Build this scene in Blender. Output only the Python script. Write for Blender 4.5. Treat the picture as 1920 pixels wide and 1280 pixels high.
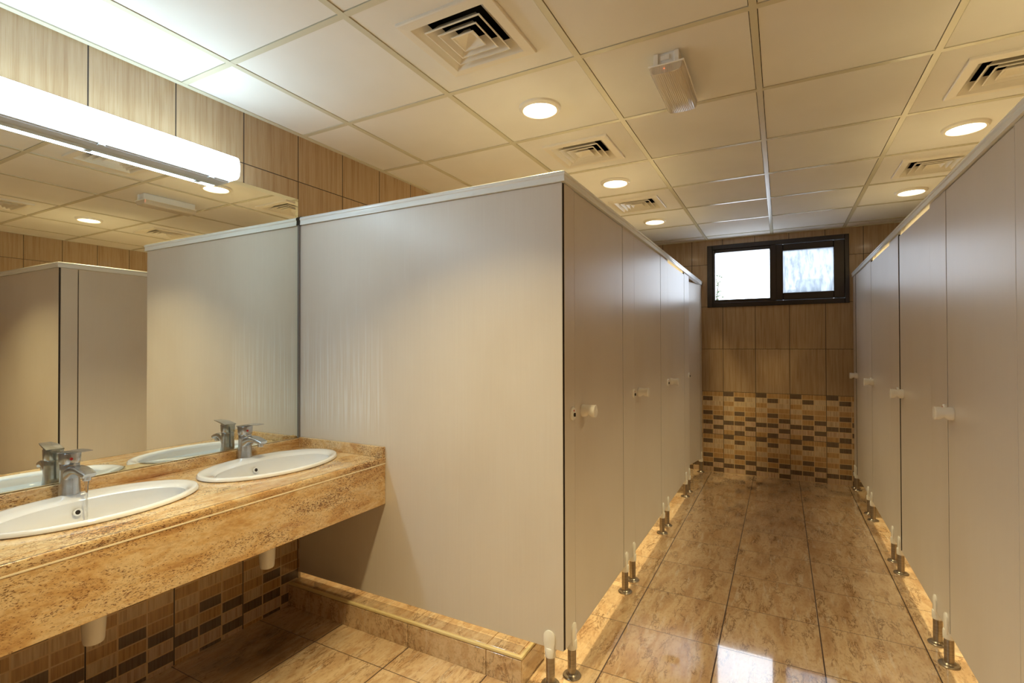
import bpy, bmesh, math, random
from mathutils import Vector, Matrix
for o in list(bpy.data.objects): bpy.data.objects.remove(o)
SC = bpy.context.scene
COL = SC.collection
PI = math.pi
R = math.radians

# ---------------------------------------------------------------- camera
CAMH = 1.3206
yaw, pit, rol = -0.4899, 0.009, -0.0027
F = Vector((math.sin(yaw)*math.cos(pit), math.cos(yaw)*math.cos(pit), math.sin(pit)))
Rt = Vector((math.cos(yaw), -math.sin(yaw), 0)); Up = Rt.cross(F)
R2 = math.cos(rol)*Rt+math.sin(rol)*Up; U2 = -math.sin(rol)*Rt+math.cos(rol)*Up
cam = bpy.data.objects.new('camera', bpy.data.cameras.new('camera')); COL.objects.link(cam)
cam.matrix_world = Matrix(((R2.x, U2.x, -F.x, 0), (R2.y, U2.y, -F.y, 0), (R2.z, U2.z, -F.z, CAMH), (0, 0, 0, 1)))
cam.data.sensor_fit = 'HORIZONTAL'; cam.data.sensor_width = 36; cam.data.lens = 36*945.8629/1920
cam.data.clip_start = 0.02; cam.data.clip_end = 300
SC.camera = cam

# ---------------------------------------------------------------- sky, exposure
L_DOWN = 13.5; SPREAD = 104       # recessed ceiling lamps: watts, beam angle
L_LENS = 9.0
L_TUBE = 13.0       # cool wall batten over the mirror
L_SKY = 5.0
W = bpy.data.worlds.new('sky'); SC.world = W; W.use_nodes = True
bg = W.node_tree.nodes['Background']; bg.inputs[0].default_value = (0.76, 0.87, 1.0, 1); bg.inputs[1].default_value = L_SKY
SC.view_settings.view_transform = 'Standard'; SC.view_settings.look = 'None'
SC.view_settings.exposure = 0.12; SC.view_settings.gamma = 1.0; SC.view_settings.use_curve_mapping = False
COLD = (0.62, 0.85, 1.0); WARM = (1.0, 0.82, 0.43)

# ---------------------------------------------------------------- measured layout
XW, YB, HC = -2.2314, 5.665, 2.427          # left wall, far wall, ceiling height
XE, YN = 2.102, -1.90                       # right wall, wall behind the camera
XL, XR, YP, YPR = -0.7414, 0.5974, 1.8116, 1.835   # aisle faces of the two cubicle rows, their end panels
GX, GY, GS = -0.0746, 2.4299, 0.606         # ceiling grid
FX, FY, FS = -0.6515, 1.9857, 0.4           # floor tile grid

# ---------------------------------------------------------------- helpers
def lin(r, g, b):
    f = lambda c: (c/255/12.92) if c/255 <= 0.04045 else ((c/255+0.055)/1.055)**2.4
    return (f(r), f(g), f(b), 1)

def tag(o, label=None, cat=None, group=None, kind=None):
    if label: o['label'] = label
    if cat: o['category'] = cat
    if group: o['group'] = group
    if kind: o['kind'] = kind
    return o

def empty(name, loc, **k):
    o = bpy.data.objects.new(name, None); COL.objects.link(o); o.location = loc; o.empty_display_size = .05
    return tag(o, **k)

def obj(name, bm, mat, parent=None, loc=(0, 0, 0), smooth=False, rot=None, **k):
    me = bpy.data.meshes.new(name)
    bmesh.ops.recalc_face_normals(bm, faces=bm.faces[:])
    bm.to_mesh(me); bm.free()
    for m in (mat if isinstance(mat, (list, tuple)) else [mat]): me.materials.append(m)
    if smooth:
        for p in me.polygons: p.use_smooth = True
        me.set_sharp_from_angle(angle=R(38))
    o = bpy.data.objects.new(name, me); COL.objects.link(o)
    o.location = loc
    if rot: o.rotation_euler = rot
    if parent: o.parent = parent
    return tag(o, **k)

def copy_tree(o, parent=None):
    c = o.copy(); COL.objects.link(c)
    if parent: c.parent = parent
    for ch in list(o.children): copy_tree(ch, c)
    return c

def B(): return bmesh.new()

def box(bm, x0, x1, y0, y1, z0, z1, bev=0, seg=1, mi=0):
    n = bmesh.new()
    v = [n.verts.new((x, y, z)) for x in (x0, x1) for y in (y0, y1) for z in (z0, z1)]
    for f in ((0, 1, 3, 2), (4, 6, 7, 5), (0, 4, 5, 1), (2, 3, 7, 6), (0, 2, 6, 4), (1, 5, 7, 3)):
        n.faces.new([v[i] for i in f])
    bmesh.ops.recalc_face_normals(n, faces=n.faces[:])
    if bev: bmesh.ops.bevel(n, geom=n.edges[:], offset=bev, segments=seg, profile=.5, affect='EDGES')
    for f in n.faces: f.material_index = mi
    me = bpy.data.meshes.new('t'); n.to_mesh(me); n.free(); bm.from_mesh(me); bpy.data.meshes.remove(me)
    return bm

def rings(bm, rs, cap0=True, cap1=True, closed=True, mi=0):
    """loft between rings of points"""
    V = [[bm.verts.new(p) for p in r] for r in rs]
    n = len(V[0])
    for a, b in zip(V, V[1:]):
        for i in range(n if closed else n-1):
            j = (i+1) % n
            f = bm.faces.new((a[i], a[j], b[j], b[i])); f.material_index = mi
    if cap0: bm.faces.new(V[0]).material_index = mi
    if cap1: bm.faces.new(V[-1][::-1]).material_index = mi
    return bm

def ell(cx, cy, cz, ax, ay, n=48, ax_dir='z'):
    out = []
    for i in range(n):
        t = 2*PI*i/n
        a, b = ax*math.cos(t), ay*math.sin(t)
        if ax_dir == 'z': out.append((cx+a, cy+b, cz))
        elif ax_dir == 'x': out.append((cx, cy+a, cz+b))
        else: out.append((cx+a, cy, cz+b))
    return out

def lathe(bm, prof, c=(0, 0, 0), n=24, axis='z', mi=0, cap0=True, cap1=True):
    rs = []
    for r, h in prof:
        r = max(r, 1e-4)
        if axis == 'z': rs.append(ell(c[0], c[1], c[2]+h, r, r, n))
        elif axis == 'x': rs.append(ell(c[0]+h, c[1], c[2], r, r, n, 'x'))
        else: rs.append(ell(c[0], c[1]+h, c[2], r, r, n, 'y'))
    return rings(bm, rs, cap0, cap1, mi=mi)

def rrect(w, h, r, n=5):
    """rounded rectangle outline, centred"""
    pts = []
    for cx, cy, a0 in ((w/2-r, h/2-r, 0), (-w/2+r, h/2-r, 90), (-w/2+r, -h/2+r, 180), (w/2-r, -h/2+r, 270)):
        for i in range(n):
            a = R(a0+90*i/(n-1)); pts.append((cx+r*math.cos(a), cy+r*math.sin(a)))
    return pts

def sweep(bm, path, prof, up=Vector((0, 0, 1)), cap=True, scale=None):
    """sweep a 2D profile (side, up) along a path with mitred corners"""
    P = [Vector(p) for p in path]; rs = []
    for i, p in enumerate(P):
        d0 = (P[i]-P[i-1]).normalized() if i > 0 else None
        d1 = (P[i+1]-P[i]).normalized() if i < len(P)-1 else None
        if d0 is None: d0 = d1
        if d1 is None: d1 = d0
        t = (d0+d1).normalized(); s = t.cross(up).normalized(); k = 1/max(.3, t.dot(d1))
        u = s.cross(t).normalized()
        sc = scale[i] if scale else (1, 1)
        rs.append([p+s*(a*k*sc[0])+u*(b*sc[1]) for a, b in prof])
    return rings(bm, rs, cap, cap)

# ---------------------------------------------------------------- materials
class NT:
    def __init__(s, name, rough=.5, metal=0, spec=.5, coat=0, coat_rough=.05, color=None):
        s.m = bpy.data.materials.new(name); s.m.use_nodes = True; s.t = s.m.node_tree
        s.b = s.t.nodes['Principled BSDF']
        s.b.inputs['Roughness'].default_value = rough; s.b.inputs['Metallic'].default_value = metal
        s.b.inputs['Specular IOR Level'].default_value = spec
        s.b.inputs['Coat Weight'].default_value = coat; s.b.inputs['Coat Roughness'].default_value = coat_rough
        if color: s.b.inputs['Base Color'].default_value = color
        s._c = None
    def n(s, t, **k):
        x = s.t.nodes.new('ShaderNode'+t)
        for a, v in k.items(): setattr(x, a, v)
        return x
    def l(s, a, b): s.t.links.new(a, b)
    def put(s, sock, v):
        if isinstance(v, bpy.types.NodeSocket): s.l(v, sock)
        else: sock.default_value = v
    def math(s, op, a, b=0.0, c=None, clamp=False):
        x = s.n('Math', operation=op, use_clamp=clamp); s.put(x.inputs[0], a); s.put(x.inputs[1], b)
        if c is not None: s.put(x.inputs[2], c)
        return x.outputs[0]
    def coord(s):
        if not s._c: s._c = s.n('TexCoord').outputs['Object']
        return s._c
    def sep(s, v=None):
        x = s.n('SeparateXYZ'); s.l(v or s.coord(), x.inputs[0]); return x.outputs
    def comb(s, a, b, c=0.0):
        x = s.n('CombineXYZ')
        for i, v in enumerate((a, b, c)): s.put(x.inputs[i], v)
        return x.outputs[0]
    def noise(s, vec, scale=5, detail=3, rough=.55, dist=0):
        x = s.n('TexNoise'); s.l(vec, x.inputs['Vector'])
        for k, v in (('Scale', scale), ('Detail', detail), ('Roughness', rough), ('Distortion', dist)): x.inputs[k].default_value = v
        return x.outputs['Fac']
    def mapv(s, scale=(1, 1, 1), rot=(0, 0, 0), loc=(0, 0, 0), v=None):
        x = s.n('Mapping'); s.l(v or s.coord(), x.inputs[0])
        x.inputs['Scale'].default_value = scale; x.inputs['Rotation'].default_value = rot; x.inputs['Location'].default_value = loc
        return x.outputs[0]
    def ramp(s, fac, stops, interp='LINEAR'):
        x = s.n('ValToRGB'); x.color_ramp.interpolation = interp; s.put(x.inputs[0], fac)
        e = x.color_ramp.elements
        while len(e) < len(stops): e.new(1.0)
        for i, (p, c) in enumerate(sorted(stops, key=lambda q: q[0])): e[i].position = p; e[i].color = c if len(c) == 4 else (*c, 1)
        return x.outputs[0]
    def mix(s, f, a, b, mode='MIX'):
        x = s.n('Mix', data_type='RGBA', blend_type=mode)
        s.put(x.inputs[0], f); s.put(x.inputs[6], a); s.put(x.inputs[7], b); return x.outputs[2]
    def white(s, v):
        x = s.n('TexWhiteNoise', noise_dimensions='3D'); s.l(v, x.inputs['Vector']); return x.outputs['Value']
    def bump(s, h, strength=.2, dist=.01):
        x = s.n('Bump'); x.inputs['Strength'].default_value = strength; x.inputs['Distance'].default_value = dist
        s.l(h, x.inputs['Height']); s.l(x.outputs[0], s.b.inputs['Normal'])
    def base(s, c): s.put(s.b.inputs['Base Color'], c)
    def rough(s, c): s.put(s.b.inputs['Roughness'], c)

def plain(name, rgb, rough=.5, metal=0, spec=.5, **k):
    return NT(name, rough, metal, spec, color=lin(*rgb), **k).m

def emit(name, col, strength, base=(.9, .9, .9, 1)):
    n = NT(name, .4, color=base); n.b.inputs['Emission Color'].default_value = (*col, 1); n.b.inputs['Emission Strength'].default_value = strength
    return n.m

PATTERN = ['DOO', 'WDW', 'OWW', 'WOO', 'ODO', 'WOD', 'DDP', 'PPD', 'ODP']
CELL = {'D': lin(116, 96, 76), 'O': lin(194, 156, 104), 'W': lin(212, 188, 150), 'P': lin(208, 180, 148)}
def wall_tiles(name, ax, u0, zoff=0.0):
    """wood-look tiles over a mosaic-print dado; ax picks the horizontal axis"""
    t = NT(name, .22, coat=.2, coat_rough=.08)
    s = t.sep(); u = t.math('DIVIDE', t.math('SUBTRACT', s[ax], u0), .3035)
    v = t.math('DIVIDE', t.math('SUBTRACT', s[2], .397+zoff), .4435)
    fu, fv = t.math('FRACT', u), t.math('FRACT', v); iu, iv = t.math('FLOOR', u), t.math('FLOOR', v)
    rid = t.white(t.comb(iu, iv, .5))
    g = t.noise(t.comb(t.math('MULTIPLY', u, 9.0), t.math('MULTIPLY', v, .55), t.math('MULTIPLY', rid, 9.0)), 2.2, 5, .6, .15)
    g2 = t.noise(t.comb(t.math('MULTIPLY', u, 60.0), t.math('MULTIPLY', v, 1.2), rid), 1.4, 2)
    wood = t.ramp(t.math('ADD', t.math('MULTIPLY', g, .75), t.math('MULTIPLY', g2, .25)),
                  [(.32, lin(156, 124, 88)), (.47, lin(172, 143, 108)), (.6, lin(182, 156, 122)), (.72, lin(162, 132, 96))])
    wood = t.mix(t.math('MULTIPLY', rid, .14), wood, lin(144, 112, 78))
    # mosaic print
    c3 = t.math('MULTIPLY', fu, 3.0); r9 = t.math('MULTIPLY', t.math('SUBTRACT', 1.0, fv), 9.0)
    idx = t.math('ADD', t.math('MULTIPLY', t.math('FLOOR', r9), 3.0), t.math('FLOOR', c3))
    stops = [((i)/27.0+.0005 if i else 0.0, CELL[''.join(PATTERN)[i]]) for i in range(27)]
    cell = t.ramp(t.math('DIVIDE', t.math('ADD', idx, .5), 27.0), stops, 'CONSTANT')
    streak = t.noise(t.comb(t.math('MULTIPLY', u, 40.0), t.math('MULTIPLY', idx, 3.7), t.math('MULTIPLY', v, 2.0)), 1.0, 3)
    cell = t.mix(t.math('MULTIPLY', t.math('SUBTRACT', streak, .42, clamp=True), 1.9), cell, t.mix(1.0, cell, lin(168, 120, 84), 'MULTIPLY'))
    fc, fr = t.math('FRACT', c3), t.math('FRACT', r9)
    jc = t.math('GREATER_THAN', t.math('ABSOLUTE', t.math('SUBTRACT', fc, .5)), .5-.030)
    jr = t.math('GREATER_THAN', t.math('ABSOLUTE', t.math('SUBTRACT', fr, .5)), .5-.055)
    cell = t.mix(t.math('MAXIMUM', jc, jr), cell, lin(214, 184, 140))
    isw = t.math('GREATER_THAN', s[2], .397+zoff+.4435)
    col = t.mix(isw, cell, wood)
    gu = t.math('GREATER_THAN', t.math('ABSOLUTE', t.math('SUBTRACT', fu, .5)), .5-.0080)
    gv = t.math('GREATER_THAN', t.math('ABSOLUTE', t.math('SUBTRACT', fv, .5)), .5-.0046)
    gg = t.math('MAXIMUM', gu, gv)
    t.base(t.mix(gg, col, lin(46, 32, 22)))
    t.rough(t.math('ADD', t.math('MULTIPLY', gg, .5), .2))
    t.bump(t.math('SUBTRACT', 1.0, gg), .4, .002)
    return t.m

def travertine(name, along=1, dirt=False):
    """polished stone-look tiles with veins running along the aisle"""
    t = NT(name, .12, spec=.6, coat=1.0, coat_rough=.025); t.b.inputs['Coat IOR'].default_value = 1.55
    s = t.sep()
    u = t.math('DIVIDE', t.math('SUBTRACT', s[0], FX), FS); v = t.math('DIVIDE', t.math('SUBTRACT', s[1], FY), FS)
    iu, iv = t.math('FLOOR', u), t.math('FLOOR', v); rid = t.white(t.comb(iu, iv, .3))
    o = t.math('MULTIPLY', rid, 7.0)
    vec = t.comb(t.math('ADD', t.math('MULTIPLY', s[0], 3.4), o), t.math('ADD', t.math('MULTIPLY', s[1], .95), o), t.math('MULTIPLY', s[2], 3.0))
    n1 = t.noise(vec, 2.2, 6, .62, .35)
    col = t.ramp(n1, [(.30, lin(186, 148, 110)), (.42, lin(210, 176, 136)), (.52, lin(226, 198, 160)), (.60, lin(202, 166, 126)), (.70, lin(230, 206, 172))])
    v2 = t.comb(t.math('ADD', t.math('MULTIPLY', s[0], 13.0), o), t.math('ADD', t.math('MULTIPLY', s[1], 3.6), o), t.math('MULTIPLY', s[2], 8.0))
    n2 = t.noise(v2, 1.5, 7, .72, .5)
    vein = t.math('ABSOLUTE', t.math('SUBTRACT', n2, .5))
    broken = t.noise(v2, 1.1, 2)
    vf = t.math('MULTIPLY', t.math('SUBTRACT', 1.0, t.math('MULTIPLY', vein, 38.0), clamp=True), t.math('MULTIPLY', t.math('SUBTRACT', broken, .46, clamp=True), 9.0, clamp=True))
    col = t.mix(t.math('MULTIPLY', vf, .9), col, lin(104, 68, 40))
    light = t.noise(t.comb(t.math('ADD', t.math('MULTIPLY', s[0], 22.0), o), t.math('ADD', t.math('MULTIPLY', s[1], 2.6), o), s[2]), 1.5, 5, .65, .4)
    lf = t.math('MULTIPLY', t.math('SUBTRACT', light, .57, clamp=True), 7.0, clamp=True)
    col = t.mix(t.math('MULTIPLY', lf, .75), col, lin(236, 222, 198))
    fine = t.noise(t.mapv((1, .45, 1)), 95, 3, .65)
    col = t.mix(t.math('MULTIPLY', t.math('SUBTRACT', fine, .52, clamp=True), 2.4, clamp=True), col, lin(150, 106, 68))
    col = t.mix(t.math('MULTIPLY', rid, .16), col, lin(168, 126, 86))
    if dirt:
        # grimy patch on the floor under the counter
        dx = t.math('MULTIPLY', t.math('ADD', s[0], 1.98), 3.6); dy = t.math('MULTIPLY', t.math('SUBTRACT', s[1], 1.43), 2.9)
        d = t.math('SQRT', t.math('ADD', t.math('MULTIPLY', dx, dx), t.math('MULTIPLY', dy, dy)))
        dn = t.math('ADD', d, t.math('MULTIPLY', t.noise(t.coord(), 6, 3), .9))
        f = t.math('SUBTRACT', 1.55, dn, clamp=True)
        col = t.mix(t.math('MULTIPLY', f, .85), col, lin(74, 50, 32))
    fu, fv = t.math('FRACT', u), t.math('FRACT', v)
    w = .0044/FS
    gu = t.math('GREATER_THAN', t.math('ABSOLUTE', t.math('SUBTRACT', fu, .5)), .5-w*.6)
    gv = t.math('GREATER_THAN', t.math('ABSOLUTE', t.math('SUBTRACT', fv, .5)), .5-w*.38)
    gg = t.math('MAXIMUM', gu, gv)
    if name == 'kerb_stone':
        gg = t.math('MULTIPLY', gg, 0.0)
    t.base(t.mix(gg, col, lin(66, 42, 26)))
    t.rough(t.math('ADD', t.math('MULTIPLY', gg, .5), .085))
    wav = t.noise(t.coord(), 14, 2)
    t.bump(t.math('ADD', t.math('MULTIPLY', wav, .12), t.math('SUBTRACT', 1.0, gg)), .12, .004)
    return t.m

def granite():
    t = NT('golden_granite', .14, spec=.6, coat=.3, coat_rough=.04)
    rot = (R(-38), 0, R(8))
    n1 = t.noise(t.mapv((2.2, .9, 2.6), rot), 5.0, 8, .72, .3)
    col = t.ramp(n1, [(.30, lin(176, 130, 84)), (.40, lin(204, 162, 106)), (.48, lin(222, 188, 138)), (.56, lin(230, 206, 164)), (.64, lin(212, 174, 122)), (.74, lin(228, 208, 180))])
    gr = t.noise(t.mapv((1.3, .8, 1.6), rot), 60, 4, .7)
    col = t.mix(t.math('MULTIPLY', t.math('SUBTRACT', gr, .42, clamp=True), 1.6, clamp=True), col, lin(172, 130, 86))
    rust = t.noise(t.mapv((2.4, .7, 3.6), rot), 2.6, 7, .7, .3)
    col = t.mix(t.math('MULTIPLY', t.math('SUBTRACT', rust, .56, clamp=True), 5.0, clamp=True), col, lin(158, 90, 48))
    cl = t.noise(t.mapv((1.4, .6, 2.1), rot), 4.5, 4, .65)
    sp = t.noise(t.mapv((1.5, .8, 2.0), rot), 150, 3, .7)
    f = t.math('GREATER_THAN', t.math('ADD', sp, t.math('MULTIPLY', cl, .55)), .872)
    col = t.mix(t.math('MULTIPLY', f, .8), col, lin(96, 58, 38))
    sp2 = t.noise(t.mapv((1.3, .75, 1.9), rot, (3, 1, 2)), 88, 3, .65)
    f = t.math('GREATER_THAN', t.math('ADD', sp2, t.math('MULTIPLY', cl, .5)), .905)
    col = t.mix(t.math('MULTIPLY', f, .75), col, lin(112, 60, 36))
    t.base(col); return t.m

def laminate(name, stains=False):
    """beige laminate board with a faint vertical grain and hand marks"""
    t = NT(name, .33, spec=.45)
    g = t.noise(t.mapv((60, 60, 1.2)), 3.0, 3, .6)
    big = t.noise(t.mapv((1, 1, .7)), 2.3, 3, .5)
    col = t.ramp(g, [(.3, lin(218, 209, 200)), (.7, lin(220, 212, 203))])
    col = t.mix(t.math('MULTIPLY', t.math('SUBTRACT', big, .45, clamp=True), .7), col, lin(188, 170, 148))
    if stains:
        s = t.sep()
        # pale limescale runs left of the washbasins' end
        st = t.noise(t.comb(t.math('MULTIPLY', s[0], 52.0), 0.0, t.math('MULTIPLY', s[2], 1.1)), 1.6, 4, .62)
        top = t.noise(t.comb(t.math('MULTIPLY', s[0], 16.0), 0.0, 0.0), 1.6, 2)
        lim = t.math('SUBTRACT', t.math('ADD', 1.10, t.math('MULTIPLY', top, .75)), s[2])      # below this height
        zf = t.math('MULTIPLY', lim, 3.0, clamp=True)
        zb = t.math('MULTIPLY', t.math('SUBTRACT', s[2], .88), 8.0, clamp=True)
        xf = t.math('MULTIPLY', t.math('SUBTRACT', -.88, s[0]), 14.0, clamp=True)
        m = t.math('MULTIPLY', t.math('MULTIPLY', zf, zb), xf)
        f = t.math('MULTIPLY', t.math('MULTIPLY', t.math('SUBTRACT', st, .46, clamp=True), 7.0, clamp=True), m)
        col = t.mix(t.math('MULTIPLY', f, .5), col, lin(242, 246, 252))
        st2 = t.noise(t.comb(t.math('MULTIPLY', s[0], 40.0), 1.0, t.math('MULTIPLY', s[2], 3.0)), 1.3, 4, .6)
        f2 = t.math('MULTIPLY', t.math('SUBTRACT', st2, .62, clamp=True), 3.0, clamp=True)
        col = t.mix(t.math('MULTIPLY', f2, .3), col, lin(232, 230, 230))
    t.base(col); return t.m

M = {}
M['wallx'] = wall_tiles('tiles_on_side_wall', 1, 1.8-3*.3035+.003, .015)
M['wally'] = wall_tiles('tiles_on_far_wall', 0, -.229)
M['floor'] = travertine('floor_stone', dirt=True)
M['kerb'] = travertine('kerb_stone')
M['granite'] = granite()
M['lam'] = laminate('beige_laminate')
M['lam_stain'] = laminate('beige_laminate_with_runs', True)
M['core'] = plain('dark_board_edge', (38, 28, 24), .6)
t = NT('ceiling_board', .85, spec=.2)
t.base(t.ramp(t.noise(t.coord(), 3, 2), [(.3, lin(232, 229, 222)), (.7, lin(238, 235, 229))])); t.bump(t.noise(t.coord(), 240, 2), .05, .001); M['ceil'] = t.m
M['tbar'] = plain('white_grid_bar', (216, 210, 186), .25, spec=.6)
M['void'] = plain('dark_void', (20, 17, 15), .9)
M['vent'] = plain('white_vent_metal', (238, 231, 216), .35)
M['rail'] = plain('white_rail_paint', (240, 244, 246), .2, spec=.6)
M['plastic'] = plain('white_plastic', (247, 244, 238), .25)
M['plastic2'] = plain('cream_plastic', (228, 214, 190), .35)
t = NT('brushed_steel', .28, metal=.9); t.base(t.ramp(t.noise(t.mapv((4, 4, 60)), 4, 2), [(.3, lin(150, 140, 128)), (.7, lin(176, 166, 152))])); M['steel'] = t.m
t = NT('worn_chrome', .2, metal=.88); t.base(t.ramp(t.noise(t.coord(), 60, 4), [(.35, lin(186, 190, 196)), (.7, lin(200, 204, 210))])); t.rough(t.math('ADD', t.math('MULTIPLY', t.noise(t.coord(), 45, 3), .12), .17)); M['chrome'] = t.m
M['ceramic'] = plain('glazed_ceramic', (236, 236, 238), .06, spec=.6, coat=.6)
M['red'] = plain('red_plastic', (190, 30, 30), .3)
M['black'] = plain('black_plastic', (18, 17, 18), .35)
M['seal'] = plain('grey_black_mastic', (128, 124, 124), .5)
M['winframe'] = plain('dark_brown_window_metal', (34, 24, 24), .22, spec=.6)
M['caulk'] = plain('pale_joint_filler', (244, 232, 206), .6)
M['trimstrip'] = plain('cream_edge_strip', (226, 204, 150), .3)
t = NT('mirror_silver', .008, metal=1.0); t.base(t.mix(t.math('MULTIPLY', t.noise(t.coord(), 30, 3), .05), (.90, .92, .86, 1), (.75, .78, .74, 1))); M['mirror'] = t.m
t = NT('mirror_bevel', .03, metal=1.0); t.base((.86, .92, .86, 1)); M['bevel'] = t.m
M['tube'] = emit('lit_tube_cover', COLD, L_TUBE)
M['lamp'] = emit('lit_lamp_lens', (1.0, .86, .62), L_LENS)
M['lampbody'] = plain('grey_lamp_tray', (190, 192, 194), .3)

def glassy(name, tr=.92, rough=.02, tint=(1, 1, 1), frost=None):
    m = bpy.data.materials.new(name); m.use_nodes = True; nt = m.node_tree; nt.nodes.clear()
    out = nt.nodes.new('ShaderNodeOutputMaterial'); T = nt.nodes.new('ShaderNodeBsdfTransparent'); T.inputs[0].default_value = (*tint, 1)
    G = nt.nodes.new('ShaderNodeBsdfGlossy'); G.inputs['Roughness'].default_value = rough
    mx = nt.nodes.new('ShaderNodeMixShader'); mx.inputs[0].default_value = .05; nt.links.new(T.outputs[0], mx.inputs[1]); nt.links.new(G.outputs[0], mx.inputs[2])
    last = mx.outputs[0]
    if frost:
        tc = nt.nodes.new('ShaderNodeTexCoord'); mp = nt.nodes.new('ShaderNodeMapping'); mp.inputs['Rotation'].default_value = (0, R(25), 0); mp.inputs['Scale'].default_value = (3, 1, .8)
        nz = nt.nodes.new('ShaderNodeTexNoise'); nz.inputs['Scale'].default_value = 9; nz.inputs['Detail'].default_value = 8; nz.inputs['Roughness'].default_value = .75
        rp = nt.nodes.new('ShaderNodeValToRGB'); rp.color_ramp.elements[0].position = .45; rp.color_ramp.elements[1].position = .75
        rp.color_ramp.elements[0].color = (frost[0],)*3+(1,); rp.color_ramp.elements[1].color = (frost[1],)*3+(1,)
        nt.links.new(tc.outputs['Object'], mp.inputs[0]); nt.links.new(mp.outputs[0], nz.inputs['Vector']); nt.links.new(nz.outputs['Fac'], rp.inputs[0])
        D = nt.nodes.new('ShaderNodeBsdfTranslucent'); D.inputs[0].default_value = (.26, .28, .30, 1)
        m2 = nt.nodes.new('ShaderNodeMixShader'); nt.links.new(rp.outputs[0], m2.inputs[0]); nt.links.new(last, m2.inputs[1]); nt.links.new(D.outputs[0], m2.inputs[2])
        last = m2.outputs[0]
    nt.links.new(last, out.inputs[0]); return m
M['glass'] = glassy('clear_glass')
M['glass_dirty'] = glassy('dirty_glass', frost=(.62, .96))
def ribbed():
    m = bpy.data.materials.new('clear_ribbed_plastic'); m.use_nodes = True; nt = m.node_tree
    p = nt.nodes['Principled BSDF']; p.inputs['Base Color'].default_value = lin(238, 226, 206); p.inputs['Roughness'].default_value = .15
    tc = nt.nodes.new('ShaderNodeTexCoord'); wv = nt.nodes.new('ShaderNodeTexWave'); wv.inputs['Scale'].default_value = 45; wv.bands_direction = 'X'
    nt.links.new(tc.outputs['Object'], wv.inputs['Vector']); bp = nt.nodes.new('ShaderNodeBump'); bp.inputs['Strength'].default_value = .5; bp.inputs['Distance'].default_value = .002
    nt.links.new(wv.outputs['Fac'], bp.inputs['Height']); nt.links.new(bp.outputs[0], p.inputs['Normal'])
    T = nt.nodes.new('ShaderNodeBsdfTransparent'); mx = nt.nodes.new('ShaderNodeMixShader'); mx.inputs[0].default_value = .62
    nt.links.new(T.outputs[0], mx.inputs[1]); nt.links.new(p.outputs[0], mx.inputs[2]); nt.links.new(mx.outputs[0], nt.nodes['Material Output'].inputs[0])
    return m
M['lens'] = ribbed()
w = NT('clear_water', .0); w.b.inputs['Transmission Weight'].default_value = 1; w.b.inputs['IOR'].default_value = 1.33; M['water'] = w.m

# ================================================================ THE SETTING
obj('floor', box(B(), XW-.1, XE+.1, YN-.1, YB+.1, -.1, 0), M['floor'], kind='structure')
obj('wall_left', box(B(), XW-.12, XW, YN-.12, YB+.12, 0, HC+.15), M['wallx'], kind='structure')
obj('wall_right', box(B(), XE, XE+.12, YN-.12, YB+.12, 0, HC+.15), M['wallx'], kind='structure')
obj('wall_rear', box(B(), XW, XE, YN-.12, YN, 0, HC+.15), M['wally'], kind='structure')
WX0, WX1, WZ0, WZ1 = -.681, .569, 1.718, 2.366
b = B()
box(b, XW, WX0, YB, YB+.12, 0, HC+.15); box(b, WX1, XE, YB, YB+.12, 0, HC+.15)
box(b, WX0, WX1, YB, YB+.12, 0, WZ0); box(b, WX0, WX1, YB, YB+.12, WZ1, HC+.15)
obj('wall_back', b, M['wally'], kind='structure')

# ceiling: boards in a visible grid, with real shadow gaps
VENTS = [(-2, -2), (-2, 0), (-2, 2), (1, -2), (1, 0), (1, 2)]
LAMPS = [(-2, -1), (-2, 1), (-2, 3), (1, -1), (1, 1), (1, 3), (-2, -3), (1, -3)]
def cell(i, j): return GX+i*GS, GX+(i+1)*GS, GY+j*GS, GY+(j+1)*GS
b = B(); VH = .155; HW = .012; GAP = .0025
for i in range(-4, 4):
    for j in range(-8, 6):
        x0, x1, y0, y1 = cell(i, j)
        x0 = max(x0+HW+GAP, XW+.024+GAP) if x0 < XW+.02 else x0+HW+GAP
        x1 = min(x1-HW-GAP, XE-.024-GAP); y0 = y0+HW+GAP; y1 = min(y1-HW-GAP, YB-.024-GAP); y0 = max(y0, YN+.024+GAP)
        if x1-x0 < .01 or y1-y0 < .01: continue
        z0, z1 = HC+.003, HC+.018
        if (i, j) in VENTS:
            cx, cy = (cell(i, j)[0]+cell(i, j)[1])/2, (cell(i, j)[2]+cell(i, j)[3])/2
            box(b, x0, cx-VH, y0, y1, z0, z1); box(b, cx+VH, x1, y0, y1, z0, z1)
            box(b, cx-VH, cx+VH, y0, cy-VH, z0, z1); box(b, cx-VH, cx+VH, cy+VH, y1, z0, z1)
        else: box(b, x0, x1, y0, y1, z0, z1)
ceiling = obj('ceiling', b, M['ceil'], kind='structure')
b = B()
for i in range(-3, 4):
    x = GX+i*GS
    if x < XE-.03: box(b, x-HW, x+HW, YN, YB, HC, HC+.006)
for j in range(-7, 6):
    y = GY+j*GS
    if y > YB-.03: continue
    for i in range(-4, 4):
        xa, xb = max(GX+i*GS+HW, XW), min(GX+(i+1)*GS-HW, XE)
        box(b, xa, xb, y-HW, y+HW, HC+.0004, HC+.006)
obj('ceiling_grid', b, M['tbar'], ceiling)
b = B(); box(b, XW-.1, XE+.1, YN-.1, YB+.1, HC+.16, HC+.18)
obj('ceiling_void', b, M['void'], ceiling)
b = B(); box(b, XW, XW+.024, YN, YB, HC-.001, HC+.014); obj('trim_1', b, M['tbar'], kind='structure')
b = B(); box(b, XW+.024, XE-.024, YB-.024, YB, HC-.001, HC+.014); obj('trim_2', b, M['tbar'], kind='structure')
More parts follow.
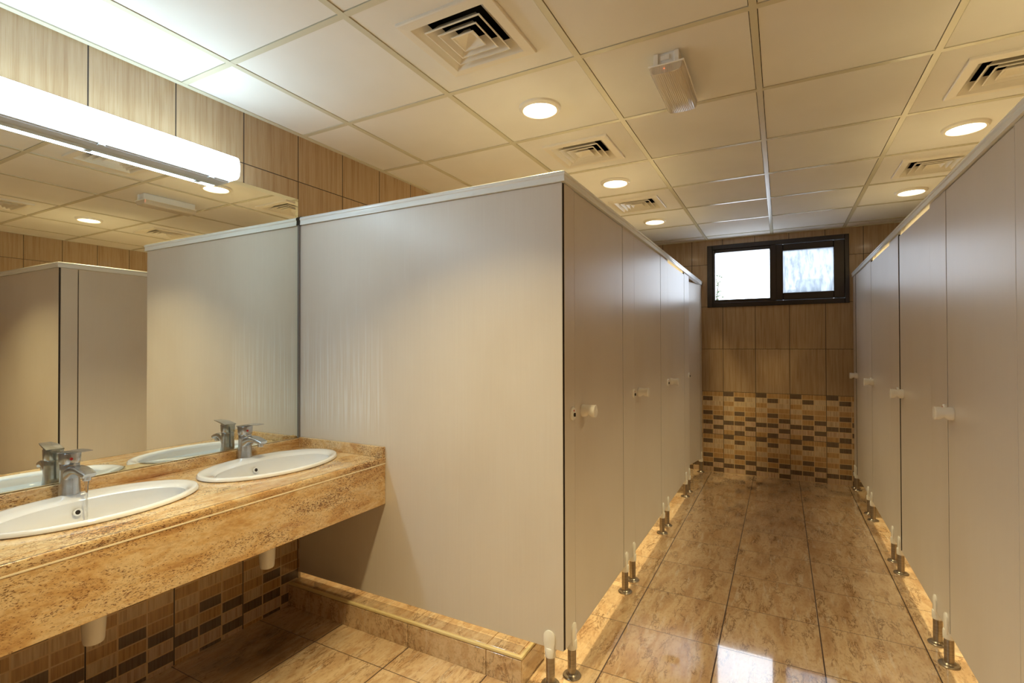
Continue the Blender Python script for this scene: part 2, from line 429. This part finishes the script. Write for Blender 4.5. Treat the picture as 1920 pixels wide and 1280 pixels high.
b = B(); box(b, XE-.024, XE, YN, YB, HC-.001, HC+.014); obj('trim_3', b, M['tbar'], kind='structure')

# tiled kerb under the end panel of the left row
KX1, KY0, KY1, KZ = -.896, 1.7508, 1.955, .113
kerb = empty('trim_4', (XW, KY0, 0), kind='structure')
b = B(); box(b, 0, KX1-XW-.002, .002, KY1-KY0, 0, KZ-.002)
obj('kerb_core', b, M['kerb'], kerb)
b = B()
for xa, xb in ((0, .375), (.378, .775), (.778, 1.175), (1.178, KX1-XW)): box(b, xa, xb, -.004, .002, 0, KZ-.012, .0008)
box(b, KX1-XW-.002, KX1-XW+.004, 0, KY1-KY0, 0, KZ-.012, .0008)
for xa, xb in ((0, .37), (.373, .80), (.803, 1.17), (1.173, KX1-XW-.02)): box(b, xa, xb, .012, KY1-KY0, KZ-.004, KZ+.002, .0008)
obj('kerb_tiles', b, M['kerb'], kerb)
b = B(); sweep(b, [(0, .004, KZ-.004), (KX1-XW-.004, .004, KZ-.004), (KX1-XW-.004, KY1-KY0, KZ-.004)], rrect(.016, .014, .005))
obj('kerb_edge_strip', b, M['trimstrip'], kerb, smooth=True)

# window
win = empty('window_1', (WX0, YB, WZ0), kind='structure')
def frame(bm, x0, x1, z0, z1, wl, wr, wb, wt, y0, y1, bev=.003):
    box(bm, x0, x0+wl, y0, y1, z0, z1, bev); box(bm, x1-wr, x1, y0, y1, z0, z1, bev)
    box(bm, x0+wl, x1-wr, y0, y1, z0, z0+wb, bev); box(bm, x0+wl, x1-wr, y0, y1, z1-wt, z1, bev)
ww, wh = WX1-WX0, WZ1-WZ0
b = B(); frame(b, 0, ww, 0, wh, .05, .035, .048, .045, -.018, .09)
box(b, .589, .645, -.012, .09, .048, wh-.045, .003)
frame(b, .05, .589, .048, wh-.045, .025, .001, .031, .033, 0, .07)
obj('window_frame', b, M['winframe'], win)
b = B(); frame(b, .640, ww-.035, .05, wh-.047, .063, .087, .071, .064, -.006, .055, .004)
sash = obj('sash', b, M['winframe'], win)
b = B(); box(b, .074, .590, .03, .036, .078, wh-.076); obj('glass_pane', b, M['glass'], win)
b = B(); box(b, .702, 1.129, .02, .026, .120, wh-.110); obj('glass_pane', b, M['glass_dirty'], win)

# ================================================================ CUBICLES
PZ0, PZ1, TH = .145, 1.955, .013
def panel(x0, x1, y0, y1, z0=PZ0, z1=PZ1, edges='y'):
    b = B(); box(b, x0, x1, y0, y1, z0, z1, .0012); return b

def make_leg(parent, loc, ang):
    """steel foot with its flange and the white clip that grips the board"""
    b = B(); lathe(b, [(.0172, .006), (.0172, .125)], n=20)
    leg = obj('leg', b, M['steel'], parent, loc, smooth=True, rot=(0, 0, ang))
    b = B(); lathe(b, [(.036, 0), (.037, .003), (.034, .007), (.024, .0085), (.0200, .013), (.0180, .013)], n=28)
    obj('floor_flange', b, M['steel'], leg, smooth=True)
    b = B(); lathe(b, [(.0200, .110), (.0208, .114), (.0208, .142), (.0190, .146)], n=20)
    for s in (-1, 1):      # two tongues, one on each face of the board (local x is the board normal)
        rs = []
        for y, h in ((0, 0), (.003, 0), (.0055, 1)):
            pass
        pts = []
        for k in range(13):
            a = PI*k/12; pts.append((.0235*math.cos(a), .190+.0235*math.sin(a)))
        pts += [(-.0235, .168), (-.0200, .148), (-.0195, .13), (.0195, .13), (.0200, .148), (.0235, .168)]
        r0 = [(s*.0068, p, q) for p, q in pts]; r1 = [(s*.0120, p, q) for p, q in pts]
        r2 = [(s*.0150, p*.72, q if q < .14 else .190+(q-.190)*.72) for p, q in pts]
        rings(b, [r0, r1, r2])
    obj('clip', b, M['plastic'], leg, smooth=True)
    return leg

def make_knob(parent, loc, s):
    """turned white knob with a finger scoop underneath; s = outward direction along x"""
    b = B(); rs = []; n = 28
    for h in [0, .002, .006, .012, .018, .023, .027, .030, .033, .037, .042, .048, .055, .0585, .060]:
        rr = .0262 - (.0015 if h in (0, .060) else 0) - .002*math.exp(-((h-.030)/.014)**2)
        sc = .0085*math.exp(-((h-.030)/.0075)**2)
        ring = []
        for i in range(n):
            a = 2*PI*i/n; y, z = rr*math.cos(a), rr*math.sin(a)
            if z < 0: z = z*(1-sc/.0262)
            ring.append((s*h, y, z))
        rs.append(ring)
    rings(b, rs); return obj('knob', b, M['plastic'], parent, loc, smooth=True)

def make_indicator(parent, loc, s):
    b = B(); lathe(b, [(.0265, 0), (.0265, s*.006), (.0235, s*.009), (.0001, s*.0095)], axis='x', n=28)
    i = obj('lock_plate', b, M['plastic'], parent, loc, smooth=True)
    b = B(); lathe(b, [(.0045, 0), (.0045, s*.0008)], (s*.0092, s*-.002, .0125), axis='x', n=12); obj('red_window', b, M['red'], i)
    b = B(); lathe(b, [(.0078, 0), (.0078, s*.003), (.005, s*.004)], (s*.0090, 0, -.004), axis='x', n=14)
    box(b, min(s*.009, s*.0155), max(s*.009, s*.0155), -.0012, .0012, -.011, .003); obj('key_slot', b, M['core'], i, smooth=True)

ORD = ['first', 'second', 'third', 'last']
def cubicle(side, k, name_label, pil, door, pil2=None, ajar=0, gap_latch=.0045, gap_hinge=.0035, endp=False):
    s = 1 if side == 'L' else -1
    XF = XL if side == 'L' else XR
    XWL = XW if side == 'L' else XE
    y_base = min(pil[0], door[0])
    g = empty('toilet_cubicle', (XF, y_base, 0), label=name_label, cat='toilet cubicle', group='cubicles of the left row' if side == 'L' else 'cubicles of the right row')
    def X(d): return sorted((0, -s*d))
    def lay(name, ya, yb, z0=PZ0, z1=PZ1, mat=M['lam']):
        x0, x1 = X(TH); b = panel(x0, x1, ya-y_base, yb-y_base, z0, z1)
        # dark cut edges of the board
        for f in b.faces:
            if abs(f.normal.y) > .9 or abs(f.normal.z) > .9: f.material_index = 1
        return obj(name, b, [mat, M['core']], g)
    p = lay('pilaster', *pil)
    near = side == 'L'
    iy = (pil[1]-.030 if near else pil[0]+.030)-y_base
    xs = sorted((-s*(TH+.0015), -s*(TH+.016)))      # rubber door stop behind the latch edge, added so the gap stays dark
    e = (pil[1] if near else pil[0])-y_base
    b = B(); box(b, xs[0], xs[1], e-(.014 if near else gap_latch+.016), e+(gap_latch+.016 if near else .014), PZ0+.01, PZ1-.02, .001); obj('door_stop', b, M['core'], p)
    if k < 9: make_indicator(p, (s*.0, iy, 1.049), s)
    # legs of the pilaster
    ys = ([pil[0]+.081] if k == 0 and near else [pil[0]+.040, pil[1]-.040])
    if pil[1]-pil[0] > .3 or (k == 0 and near): pass
    for y in ys: make_leg(g, (-s*TH/2, y-y_base, 0), 0 if s > 0 else PI)
    if pil2:
        lay('wall_pilaster', *pil2)
        make_leg(g, (-s*TH/2, pil2[0]+.045-y_base, 0), 0 if s > 0 else PI)
    # door, hung on the side away from its lock plate
    da, db = door[0]+(gap_latch if near else gap_hinge), door[1]-(gap_hinge if near else gap_latch)
    hy = db if near else da
    x0, x1 = X(TH); b = B(); box(b, x0, x1, da-hy, db-hy, PZ0, PZ1-(.014 if (side, k) in (('R', 1), ('R', 2), ('L', 2)) else .003), .0012)
    for f in b.faces:
        if abs(f.normal.y) > .9 or abs(f.normal.z) > .9: f.material_index = 1
    d = obj('door', b, [M['lam'], M['core']], g, (-s*.001, hy-y_base, 0), rot=(0, 0, -s*ajar if near else s*ajar))
    ky = (da+.085-hy) if near else (db-.072-hy)
    make_knob(d, (0, ky, 1.048), s)
    make_knob(d, (-s*TH, ky, 1.048), -s)
    if not ajar:      # dark strip added behind the hinge gap so no light shows through
        q = sorted((0, .014 if not near else -.014)); o_ = .0033 if near else -.0033
        b = B(); box(b, xs[0], xs[1], q[0]+(0 if near else o_), q[1]+(o_ if near else 0), PZ0+.01, PZ1-.02); obj('hinge_gap_strip', b, M['core'], d)
    for z in (.35, 1.05, 1.75):
        b = B(); lathe(b, [(.006, -.04), (.006, .04)], (-s*(TH+.023), -.007 if near else .007, z), n=10); obj('hinge', b, M['plastic'], d, smooth=True)
    # board between this cubicle and the one nearer the camera
    yd = YP if near else YPR
    if k == 0:
        x0, x1 = sorted((-s*.0035, XWL-XF))
        b = B(); box(b, x0, x1, yd-y_base+.0, yd-y_base+TH, PZ0, PZ1, .0012)
        for f in b.faces:
            if abs(f.normal.x) > .9 or abs(f.normal.z) > .9: f.material_index = 1
        o = obj('end_panel', b, [M['lam_stain'] if near else M['lam'], M['core']], g)
        make_leg(g, (-s*.062, yd-y_base+TH/2, 0), -PI/2)
    if (near and k > 0) or (not near and k < 3):
        ym = (pil[0]+pil[1])/2
        x0, x1 = sorted((-s*(TH+.001), XWL-XF))
        b = B(); box(b, x0, x1, ym-y_base-TH/2, ym-y_base+TH/2, PZ0, PZ1, .0012); obj('divider_panel', b, [M['lam']], g)
    return g

LL = ['beige laminate toilet cubicle at the near corner of the left row, beside the washbasins',
      'beige laminate toilet cubicle second from the washbasins in the left row',
      'beige laminate toilet cubicle third from the washbasins, light gap over its door',
      'beige laminate toilet cubicle at the window end of the left row, door ajar inwards']
PL = [(YP+TH+.0005, 1.931), (2.647, 2.881), (3.604, 3.856), (4.579, 4.831)]
DL = [(1.931, 2.647), (2.881, 3.604), (3.856, 4.579), (4.831, 5.545)]
for k in range(4):
    cubicle('L', k, LL[k], PL[k], DL[k], (5.547, YB-.001) if k == 3 else None, ajar=R(10) if k == 3 else 0)
LR = ['beige laminate toilet cubicle nearest the camera in the right row, facing the aisle',
      'beige laminate toilet cubicle second from the camera in the right row, wide dark door gap',
      'beige laminate toilet cubicle third from the camera in the right row',
      'beige laminate toilet cubicle at the window end of the right row']
PR = [(2.655, 2.905), (3.600, 3.868), (4.600, 4.850), (5.500, YB-.001)]
DR = [(1.962, 2.655), (2.905, 3.600), (3.868, 4.600), (4.850, 5.500)]
for k in range(4):
    g = cubicle('R', k, LR[k], PR[k], DR[k], gap_latch=(.0045, .026, .0045, .032)[k])
    if k == 0:      # narrow corner pilaster towards the camera
        b = B(); x0, x1 = 0, TH; yb = g.location.y
        box(b, x0, x1, YPR+TH+.0005-yb, 1.959-yb, PZ0, PZ1, .0012)
        for f in b.faces:
            if abs(f.normal.y) > .9 or abs(f.normal.z) > .9: f.material_index = 1
        obj('corner_pilaster', b, [M['lam'], M['core']], g)
        make_leg(g, (TH/2, YPR+.08-yb, 0), PI)

# head rails
prof = []
for p in [(-.017, .001), (-.017, .006), (-.0155, .010), (-.0155, .024), (-.019, .028), (-.019, .034)]: prof.append(p)
for k in range(7):
    a = PI-PI*k/6; prof.append((.019*math.cos(a), .034+.012*math.sin(a)))
for p in [(.019, .034), (.019, .028), (.0155, .024), (.0155, .010), (.017, .006), (.017, .001)]: prof.append(p)
def head_rail(label, path, group):
    g = empty('head_rail', path[0], label=label, cat='rail', group=group)
    o = Vector(path[0]); P = [Vector(p)-o for p in path]
    b = B(); sweep(b, P, prof); obj('rail_channel', b, M['rail'], g, smooth=True)
    return g
g = head_rail('white rounded rail capping the left row, turning the corner to the mirror', [(XW+.012, YP+TH/2, PZ1), (XL-TH/2, YP+TH/2, PZ1), (XL-TH/2, YB-.004, PZ1)], 'head rails')
b = B(); sweep(b, [Vector((-.011, 0, -.001)), Vector((.004, 0, -.001))], [(a*1.12, c*1.06) for a, c in prof]); obj('end_cap', b, M['black'], g, smooth=True)
head_rail('white rounded rail capping the right row of cubicle doors', [(XE-.003, YPR+TH/2, PZ1), (XR+TH/2, YPR+TH/2, PZ1), (XR+TH/2, YB-.004, PZ1)], 'head rails')

# ================================================================ COUNTER
CX1, CZ = -1.639, .802
BAS = [.81, 1.46]; BXC = -1.965; BA, BB = .31, .20
CY0, CY1 = -.35, YP-.001
ct = empty('vanity_counter', (XW+.002, CY0, 0), label='golden brown granite vanity counter holding the two washbasins under the mirror', cat='counter')
def C(x, y, z=0): return (x-XW, y-CY0, z)
b = B(); x0, x1 = 0, CX1-XW-.006
za, zb = CZ-.028, CZ
def quad(pts): b.faces.new([b.verts.new(p) for p in pts])
def section(ya, yb, yc):
    ycl = yc-CY0; xc = BXC-XW; ax, ay = BB-.022, BA-.022
    ang = [math.atan2(y-ycl, x-xc) for x in (x0, x1) for y in (ya, yb)]
    A = sorted(set([2*PI*i/56-PI for i in range(56)]+ang))
    o, e = [], []
    for a in A:
        c, s_ = math.cos(a), math.sin(a)
        tx = ((x1-xc)/c if c > 0 else (x0-xc)/c) if abs(c) > 1e-9 else 1e9
        ty = ((yb-ycl)/s_ if s_ > 0 else (ya-ycl)/s_) if abs(s_) > 1e-9 else 1e9
        t_ = min(tx, ty); o.append((xc+t_*c, ycl+t_*s_))
        r = 1/math.sqrt((c/ax)**2+(s_/ay)**2); e.append((xc+r*c, ycl+r*s_))
    rings(b, [[(x, y, zb) for x, y in o], [(x, y, zb) for x, y in e], [(x, y, za) for x, y in e], [(x, y, za) for x, y in o]], False, False)
L0, L1, L2, L3 = .49-CY0, 1.135-CY0, 1.135-CY0, CY1-CY0
section(L0, L1, BAS[0]); section(L2, L3, BAS[1])
box(b, x0, x1, 0, L0, za, zb)
# rounded front nosing
nose = []
for k in range(9):
    a = PI/2-PI*k/8; nose.append((x1+.0045*math.cos(a), (za+zb)/2+.014*math.sin(a)))
rings(b, [[(x1-.004, 0, zb)]+[(p, 0, q) for p, q in nose]+[(x1-.004, 0, za)], [(x1-.004, L3, zb)]+[(p, L3, q) for p, q in nose]+[(x1-.004, L3, za)]])
obj('counter_top', b, M['granite'], ct, smooth=True)
b = B(); box(b, x1-.020, x1+.0035, 0, L3, .584, za-.003, .0015); obj('front_apron', b, M['granite'], ct)
b = B(); box(b, x1-.018, x1+.0046, 0, L3, za-.0034, za+.0008); obj('apron_joint', b, M['caulk'], ct, label='thin pale joint line')
b = B(); box(b, 0, .018, 0, L3-.0005, zb, .845, .0015); obj('back_splash', b, M['granite'], ct)
b = B(); box(b, .0185, x1+.002, L3-.018, L3, zb, .851, .0015); obj('side_splash', b, M['granite'], ct)
for y in (-.2, .45, 1.12):
    b = B(); box(b, 0, x1-.1, y-CY0-.015, y-CY0+.015, .70, za-.001); obj('bracket', b, M['steel'], ct)

# washbasins
def basin(yc, label):
    g = empty('washbasin', (BXC, yc, CZ), label=label, cat='washbasin', group='washbasins in the counter')
    b = B(); rs = []
    N = 72
    rs.append(ell(0, 0, .001, BB*.985, BA*.985, N)); rs.append(ell(0, 0, .004, BB, BA, N)); rs.append(ell(0, 0, .010, BB*.997, BA*.998, N))
    rs.append(ell(0, 0, .015, BB*.975, BA*.985, N)); rs.append(ell(0, 0, .0165, BB*.94, BA*.96, N)); rs.append(ell(.003, 0, .0155, BB*.90, BA*.93, N))
    rs.append(ell(.012, 0, .0125, BB*.82, BA*.885, N)); rs.append(ell(.022, 0, .009, BB*.745, BA*.85, N)); rs.append(ell(.025, 0, .002, BB*.715, BA*.825, N))
    for t_ in (.1, .22, .36, .5, .64, .78, .9, .97):
        k = math.cos(t_*PI/2)**.62
        rs.append(ell(.025-.01*t_, 0, -.006-.118*math.sin(t_*PI/2)**1.1, BB*.70*k+.012, BA*.81*k+.012, N))
    inner = len(rs)
    rs2 = [[(x*1.0, y, z-.012) for x, y, z in r] for r in rs[:1:-1]]
    rings(b, rs, False, True)
    # underside shell
    und = [ell(0, 0, .001, BB*.985, BA*.985, N), ell(.01, 0, -.004, BB*.86, BA*.90, N)]
    for t_ in (.15, .4, .65, .85, .97):
        k = math.cos(t_*PI/2)**.62; und.append(ell(.025-.01*t_, 0, -.024-.118*math.sin(t_*PI/2)**1.1, BB*.72*k+.02, BA*.83*k+.02, N))
    rings(b, und, False, True)
    obj('bowl', b, M['ceramic'], g, smooth=True)
    b = B(); lathe(b, [(.030, 0), (.030, .003), (.022, .004), (.018, .0015), (.0001, .0015)], (.015, 0, -.1225), n=24); obj('drain', b, M['chrome'], g, smooth=True)
    # overflow hole in the back of the bowl
    ov = empty_child = None
    b = B(); lathe(b, [(.0125, -.004), (.0125, .0015), (.010, .003), (.0075, .0015), (.0075, -.003)], (0, 0, 0), n=20, axis='x')
    ring = obj('overflow_ring', b, M['ceramic'], g, (-.1165, 0, -.034), smooth=True, rot=(0, R(-14), 0))
    b = B(); lathe(b, [(.0074, -.004), (.0074, .0008)], n=16, axis='x'); obj('overflow_hole', b, M['core'], ring)
    return g
basin(BAS[0], 'white oval washbasin nearest the camera, water running into it')
basin(BAS[1], 'white oval washbasin beside the beige end panel, its tap shut')

# taps
def tap(yc, label, ang):
    g = empty('tap', (-2.163, yc, CZ+.0145), label=label, cat='tap', group='chrome mixer taps'); g.rotation_euler = (0, 0, ang)
    b = B(); lathe(b, [(.0300, -.002), (.0306, .001), (.0300, .004), (.0290, .03), (.0275, .06), (.0268, .085), (.0272, .103), (.0262, .1045)], n=32)
    body = obj('body', b, M['chrome'], g, smooth=True)
    # spout, blended into the body front
    b = B(); path = [(.0, 0, .060), (.020, 0, .074), (.042, 0, .085), (.066, 0, .0865), (.090, 0, .081), (.112, 0, .073)]
    hh = [.060, .048, .030, .021, .018, .014]; wd = [.050, .050, .047, .046, .046, .040]
    rs = []
    for (x, y, z), h, w_ in zip(path, hh, wd): rs.append([(x+.0*q, p, z+q) for p, q in rrect(w_, h, min(h, w_)*.35)])
    # tilt the outlet ring
    rs[-1] = [(x+(z-.073)*.9, y, z) for x, y, z in rs[-1]]
    rings(b, rs); obj('spout', b, M['chrome'], g, smooth=True)
    b = B(); lathe(b, [(.0105, -.012), (.0125, -.010), (.0125, .004)], (.096, 0, .067), n=20); obj('aerator', b, M['chrome'], g, smooth=True)
    b = B()
    rs = [[(p, q, z) for p, q in rrect(.055, .055, r_)] for z, r_ in ((.106, .026), (.110, .022), (.140, .018))]
    rs.append([(p*.94, q*.94, .1435) for p, q in rrect(.055, .055, .018)]); rings(b, rs)
    hd = obj('handle_block', b, M['chrome'], g, smooth=True)
    b = B(); rs = []
    for x, z, w_, h in ((-.026, .1425, .050, .004), (.0, .146, .052, .007), (.028, .150, .051, .0065), (.066, .1530, .044, .004), (.098, .1540, .034, .0026)):
        rs.append([(x, p, z+q) for p, q in rrect(w_, h, h*.45)])
    rings(b, rs); obj('lever', b, M['chrome'], g, smooth=True)
    b = B(); lathe(b, [(.0048, 0), (.0048, .0014)], (.0274, -.010, .124), axis='x', n=12); obj('hot_mark', b, M['red'], hd)
    return g
tap(.819, 'chrome mixer tap with water running, nearest the camera', R(6))
tap(1.462, 'chrome mixer tap turned off, on the basin beside the end panel', R(6))
# running water
ca, sa = math.cos(R(6)), math.sin(R(6))
wx, wy = -2.163+.096*ca, .819+.096*sa
b = B(); random.seed(3); rs = []
for k in range(22):
    z = .870-k*(.870-.715)/21; r_ = .0065*(1-.55*min(1, k/6))+.0006*math.sin(k*2.1)
    rs.append([(wx+r_*math.cos(2*PI*i/10)+.0006*math.sin(k*1.3), wy+r_*math.sin(2*PI*i/10), z) for i in range(10)])
rings(b, rs); o = obj('water_stream', b, M['water'], smooth=True); tag(o, 'thin clear stream of water falling from the running tap', 'water')

# bottle traps under the counter
def trap(y, label, x=-1.95):
    g = empty('bottle_trap', (x, y, .374), label=label, cat='drain trap', group='white traps under the counter')
    b = B(); lathe(b, [(.0001, 0), (.022, .0005), (.0275, .004), (.0295, .012), (.0335, .085), (.0375, .088), (.0375, .108), (.030, .112)], n=28); obj('cup', b, M['plastic'], g, smooth=True)
    b = B(); lathe(b, [(.016, .110), (.016, .268)], n=18); obj('drop_pipe', b, M['plastic'], g, smooth=True)
    b = B(); lathe(b, [(.014, -.012), (.014, (XW-x)+.0)], (0, 0, .135), n=16, axis='x')
    obj('wall_pipe', b, M['plastic'], g, smooth=True)
    return g
trap(.802, 'white plastic drain trap cup under the washbasin nearest the camera')
trap(1.42, 'white plastic drain trap cup under the washbasin by the end panel')

# mirror
MZ0, MZ1, MY0, MY1 = .847, 2.092, CY0, 1.800
g = empty('wall_mirror', (XW, MY0, MZ0), label='large frameless mirror on the left wall above the washbasins', cat='mirror')
b = B(); bw = .018; h, l = MZ1-MZ0, MY1-MY0
rings(b, [[(0, 0, 0), (0, l, 0), (0, l, h), (0, 0, h)], [(.004, 0, 0), (.004, l, 0), (.004, l, h), (.004, 0, h)]], True, False)
q0 = [(.004, 0, 0), (.004, l, 0), (.004, l, h), (.004, 0, h)]; q1 = [(.0048, 0, bw), (.0048, l-bw, bw), (.0048, l-bw, h-bw), (.0048, 0, h-bw)]
rings(b, [q0, q1], False, False, mi=1)
b.faces.new([b.verts.new(p) for p in q1])
obj('mirror_glass', b, [M['mirror'], M['bevel']], g)
b = B(); box(b, 0, .009, l+.0005, YP-MY0-.0005, -.002, 1.957-MZ0); obj('edge_seal', b, M['seal'], g, label='dark grey sealant strip')

# wall batten lamp over the mirror, plus an added one out of view
def batten(FY0, FY1, label):
    g = empty('wall_batten_lamp', (XW, FY0, 2.055), label=label, cat='wall lamp', group='wall batten lamps')
    l = FY1-FY0
    b = B(); box(b, 0, .052, .004, l-.004, 0, .108, .004); box(b, .052, .062, .012, l-.012, .004, .012)
    obj('lamp_tray', b, M['lampbody'], g)
    b = B(); pf = [(.050, .006)]
    for k in range(9):
        a = R(-90+180*k/8); sy = 1 if a > 0 else -1
        pf.append((.104+.024*math.cos(a)-.0, .057+(.026 if k > 4 else -.026 if k < 4 else 0)+.024*math.sin(a)*1.0))
    pf = [(.050, .006), (.100, .006), (.118, .011), (.127, .024), (.130, .055), (.127, .086), (.118, .099), (.100, .104), (.050, .104)]
    def endring(y, k, inset): return [(.050+(x-.050)*k, y, .055+(z-.055)*(k*.5+.5)) for x, z in pf]
    rings(b, [endring(0, .86, 0), endring(.006, .96, 0), endring(.016, 1, 0), endring(l-.016, 1, 0), endring(l-.006, .96, 0), endring(l, .86, 0)])
    obj('lamp_cover', b, M['tube'], g, smooth=True)
    for yy in (.25, .72, 1.12):
        b = B(); box(b, .045, .066, yy, yy+.02, -.003, .012, .001); obj('cover_clip', b, M['lampbody'], g)


batten(.18, 1.402, 'long cool white fluorescent batten lamp on the wall above the mirror')
batten(-1.25, -.03, 'added unseen cool white batten lamp on the left wall behind the camera')  # unseen extra lamp, added to brighten the end panel with cooler light

# ================================================================ CEILING FITTINGS
def vent(i, j, label):
    x0, x1, y0, y1 = cell(i, j); cx, cy = (x0+x1)/2, (y0+y1)/2
    g = empty('air_vent', (cx, cy, HC), label=label, cat='air vent', group='square ceiling air vents')
    sq = lambda a, z: [(-a, -a, z), (a, -a, z), (a, a, z), (-a, a, z)]
    b = B(); rings(b, [sq(.184, .003), sq(.184, -.006), sq(.181, -.009), sq(.147, -.011), sq(.143, -.006), sq(.112, .028), sq(.110, .028), sq(.146, .003)], False, False)
    obj('vent_frame', b, M['vent'], g)
    for a in (.112, .079, .046):
        b = B(); rings(b, [sq(a, -.0085), sq(a, -.012), sq(a-.004, -.0125), sq(a-.034, .026), sq(a-.036, .026), sq(a-.004, -.008)], False, a == .046 and False)
        if a == .046:
            rings(b, [sq(a-.003, -.011), sq(.004, .020)], False, True)
        obj('vent_louvre', b, M['vent'], g)
    b = B(); rings(b, [sq(.1545, .02), sq(.1545, .14)], False, True)
    obj('vent_duct', b, M['void'], g)
    return g
VL = {(-2, -2): 'square white air vent nearest the camera, over the left cubicle row', (-2, 0): 'square air vent between the first and second lit lamps of the left line',
      (-2, 2): 'small looking square air vent farthest along the left line of lamps', (1, -2): 'square air vent over the right row, seen only in the mirror',
      (1, 0): 'square air vent over the right row, cut by the edge of the photo', (1, 2): 'square air vent half hidden by the right head rail, between two lamps'}
for c in VENTS: vent(*c, VL[c])

def lamp(i, j, label):
    x0, x1, y0, y1 = cell(i, j); cx, cy = (x0+x1)/2, (y0+y1)/2
    g = empty('recessed_lamp', (cx, cy, HC), label=label, cat='ceiling lamp', group='round recessed ceiling lamps')
    b = B(); lathe(b, [(.074, .0), (.074, -.006), (.079, -.014), (.088, -.0135), (.096, -.006), (.097, .003)], n=40, cap0=False, cap1=False); obj('lamp_ring', b, M['vent'], g, smooth=True)
    b = B(); lathe(b, [(.0745, -.001), (.072, -.005), (.045, -.0075), (.0001, -.0085)], n=40, cap0=False); obj('lamp_lens', b, M['lamp'], g, smooth=True)
    ld = bpy.data.lights.new('lamp_light', 'AREA'); ld.shape = 'DISK'; ld.size = .135; ld.energy = L_DOWN; ld.color = WARM; ld.spread = R(SPREAD)
    lo = bpy.data.objects.new('lamp_light', ld); COL.objects.link(lo); lo.parent = g; lo.location = (0, 0, -.0095)
    return g
LB = {(-2, -1): 'lit round ceiling lamp nearest the camera, above the near corner of the left row', (-2, 1): 'lit round ceiling lamp, middle one of the left line',
      (-2, 3): 'lit round ceiling lamp farthest along the left line, near the window', (1, 1): 'lit round ceiling lamp above the right row, nearer of the two in direct view',
      (1, 3): 'lit round ceiling lamp above the right row, nearer the window', (1, -1): 'lit round ceiling lamp of the right line, seen only in the mirror',
      (-2, -3): 'lit round ceiling lamp behind the camera side of the left line', (1, -3): 'lit round ceiling lamp behind the camera side of the right line',
      (-2, -5): 'lit round ceiling lamp by the rear wall, left line', (1, -5): 'lit round ceiling lamp by the rear wall, right line'}
for c in LAMPS: lamp(*c, LB[c])

# emergency light
g = empty('emergency_light', (-.376, 1.945, HC), label='white emergency light with clear ribbed cover fixed under the ceiling', cat='emergency light')
b = B(); w_, l = .047, .36
box(b, -w_, -w_+.018, 0, l, -.040, .002, .002); box(b, w_-.018, w_, 0, l, -.040, .002, .002); box(b, -w_+.018, w_-.018, .008, l-.008, -.040, .0025)
box(b, -.02, .012, .002, .010, -.026, -.008, .001)
obj('housing', b, M['plastic'], g)
b = B(); box(b, -.066, .066, -.004, l+.006, -.046, -.040, .0015); obj('cover_flange', b, M['plastic'], g)
b = B(); rs = []
for y, k in ((0, .92), (.006, 1), (l-.004, 1), (l+.003, .92)):
    pr = [(-.063, 0), (-.060, -.020), (-.052, -.030), (-.034, -.033), (.034, -.033), (.052, -.030), (.060, -.020), (.063, 0)]
    rs.append([(x*k, y, -.0462+z*k) for x, z in pr])
rings(b, rs); obj('ribbed_cover', b, M['lens'], g, smooth=True)
b = B(); lathe(b, [(.006, -.16), (.006, .16)], (-.012, l/2, -.056), n=12, axis='y')
obj('tube', b, M['plastic'], g, smooth=True)
b = B(); lathe(b, [(.0035, 0), (.003, -.004)], (-.012, .026, -.0455), n=10); obj('indicator_light', b, emit('red_indicator', (1, .12, .02), 4), g)
b = B(); box(b, -.006, .008, .018, .023, -.050, -.0455); obj('test_button', b, M['core'], g)

# ================================================================ OUTSIDE THE WINDOW
bl = empty('apartment_building', (3.6, 84, 0), label='pale flat roofed building seen small through the right window pane', cat='building')
mw = plain('pale_render', (196, 200, 202), .8); mg = plain('window_shade', (120, 130, 140), .3)
b = B(); box(b, -6.0, 6.0, .5, 9, 0, 7.4, .02); box(b, -2.6, -1.4, 0, 9, 0, 9.3, .02); box(b, -1.45, 1.52, -.5, 9, 0, 10.6, .02); obj('wall', b, mw, bl)
b = B(); box(b, -1.55, 1.62, -.6, 9.1, 10.6, 10.8); box(b, -2.7, -1.45, -.1, 9.1, 9.3, 9.45); obj('roof_edge', b, mw, bl)
for x in (-1.0, .3):
    b = B(); box(b, x, x+.7, -.55, -.45, 8.6, 9.6); obj('window', b, mg, bl)
random.seed(11)
tw = empty('slender_shrub', (-.862, 8.2, 0), label='dark green leafy shrub tip outside the left window pane', cat='plant')
b = B(); sweep(b, [(0, 0, 0), (.02, 0, 1.4), (.0, .02, 1.9), (.03, 0, 2.28)], rrect(.014, .014, .006), up=Vector((0, 1, 0))); obj('stem', b, plain('bark', (70, 55, 40), .8), tw, smooth=True)
b = B()
for k in range(95):
    z = random.uniform(1.55, 2.36); a = random.uniform(0, 2*PI); c = Vector((.005+random.uniform(-.08, .07), random.uniform(-.1, .1), z))
    d = Vector((math.cos(a), math.sin(a)*.6, random.uniform(-.3, .6))).normalized()*random.uniform(.035, .06); n = d.cross(Vector((0, 1, .3))).normalized()*.012
    rings(b, [[c, c+d*.5+n, c+d, c+d*.5-n], [c+Vector((0, .001, 0)), c+d*.5+n+Vector((0, .001, 0)), c+d+Vector((0, .001, 0)), c+d*.5-n+Vector((0, .001, 0))]])
obj('foliage', b, plain('leaf_green', (60, 84, 44), .6), tw)
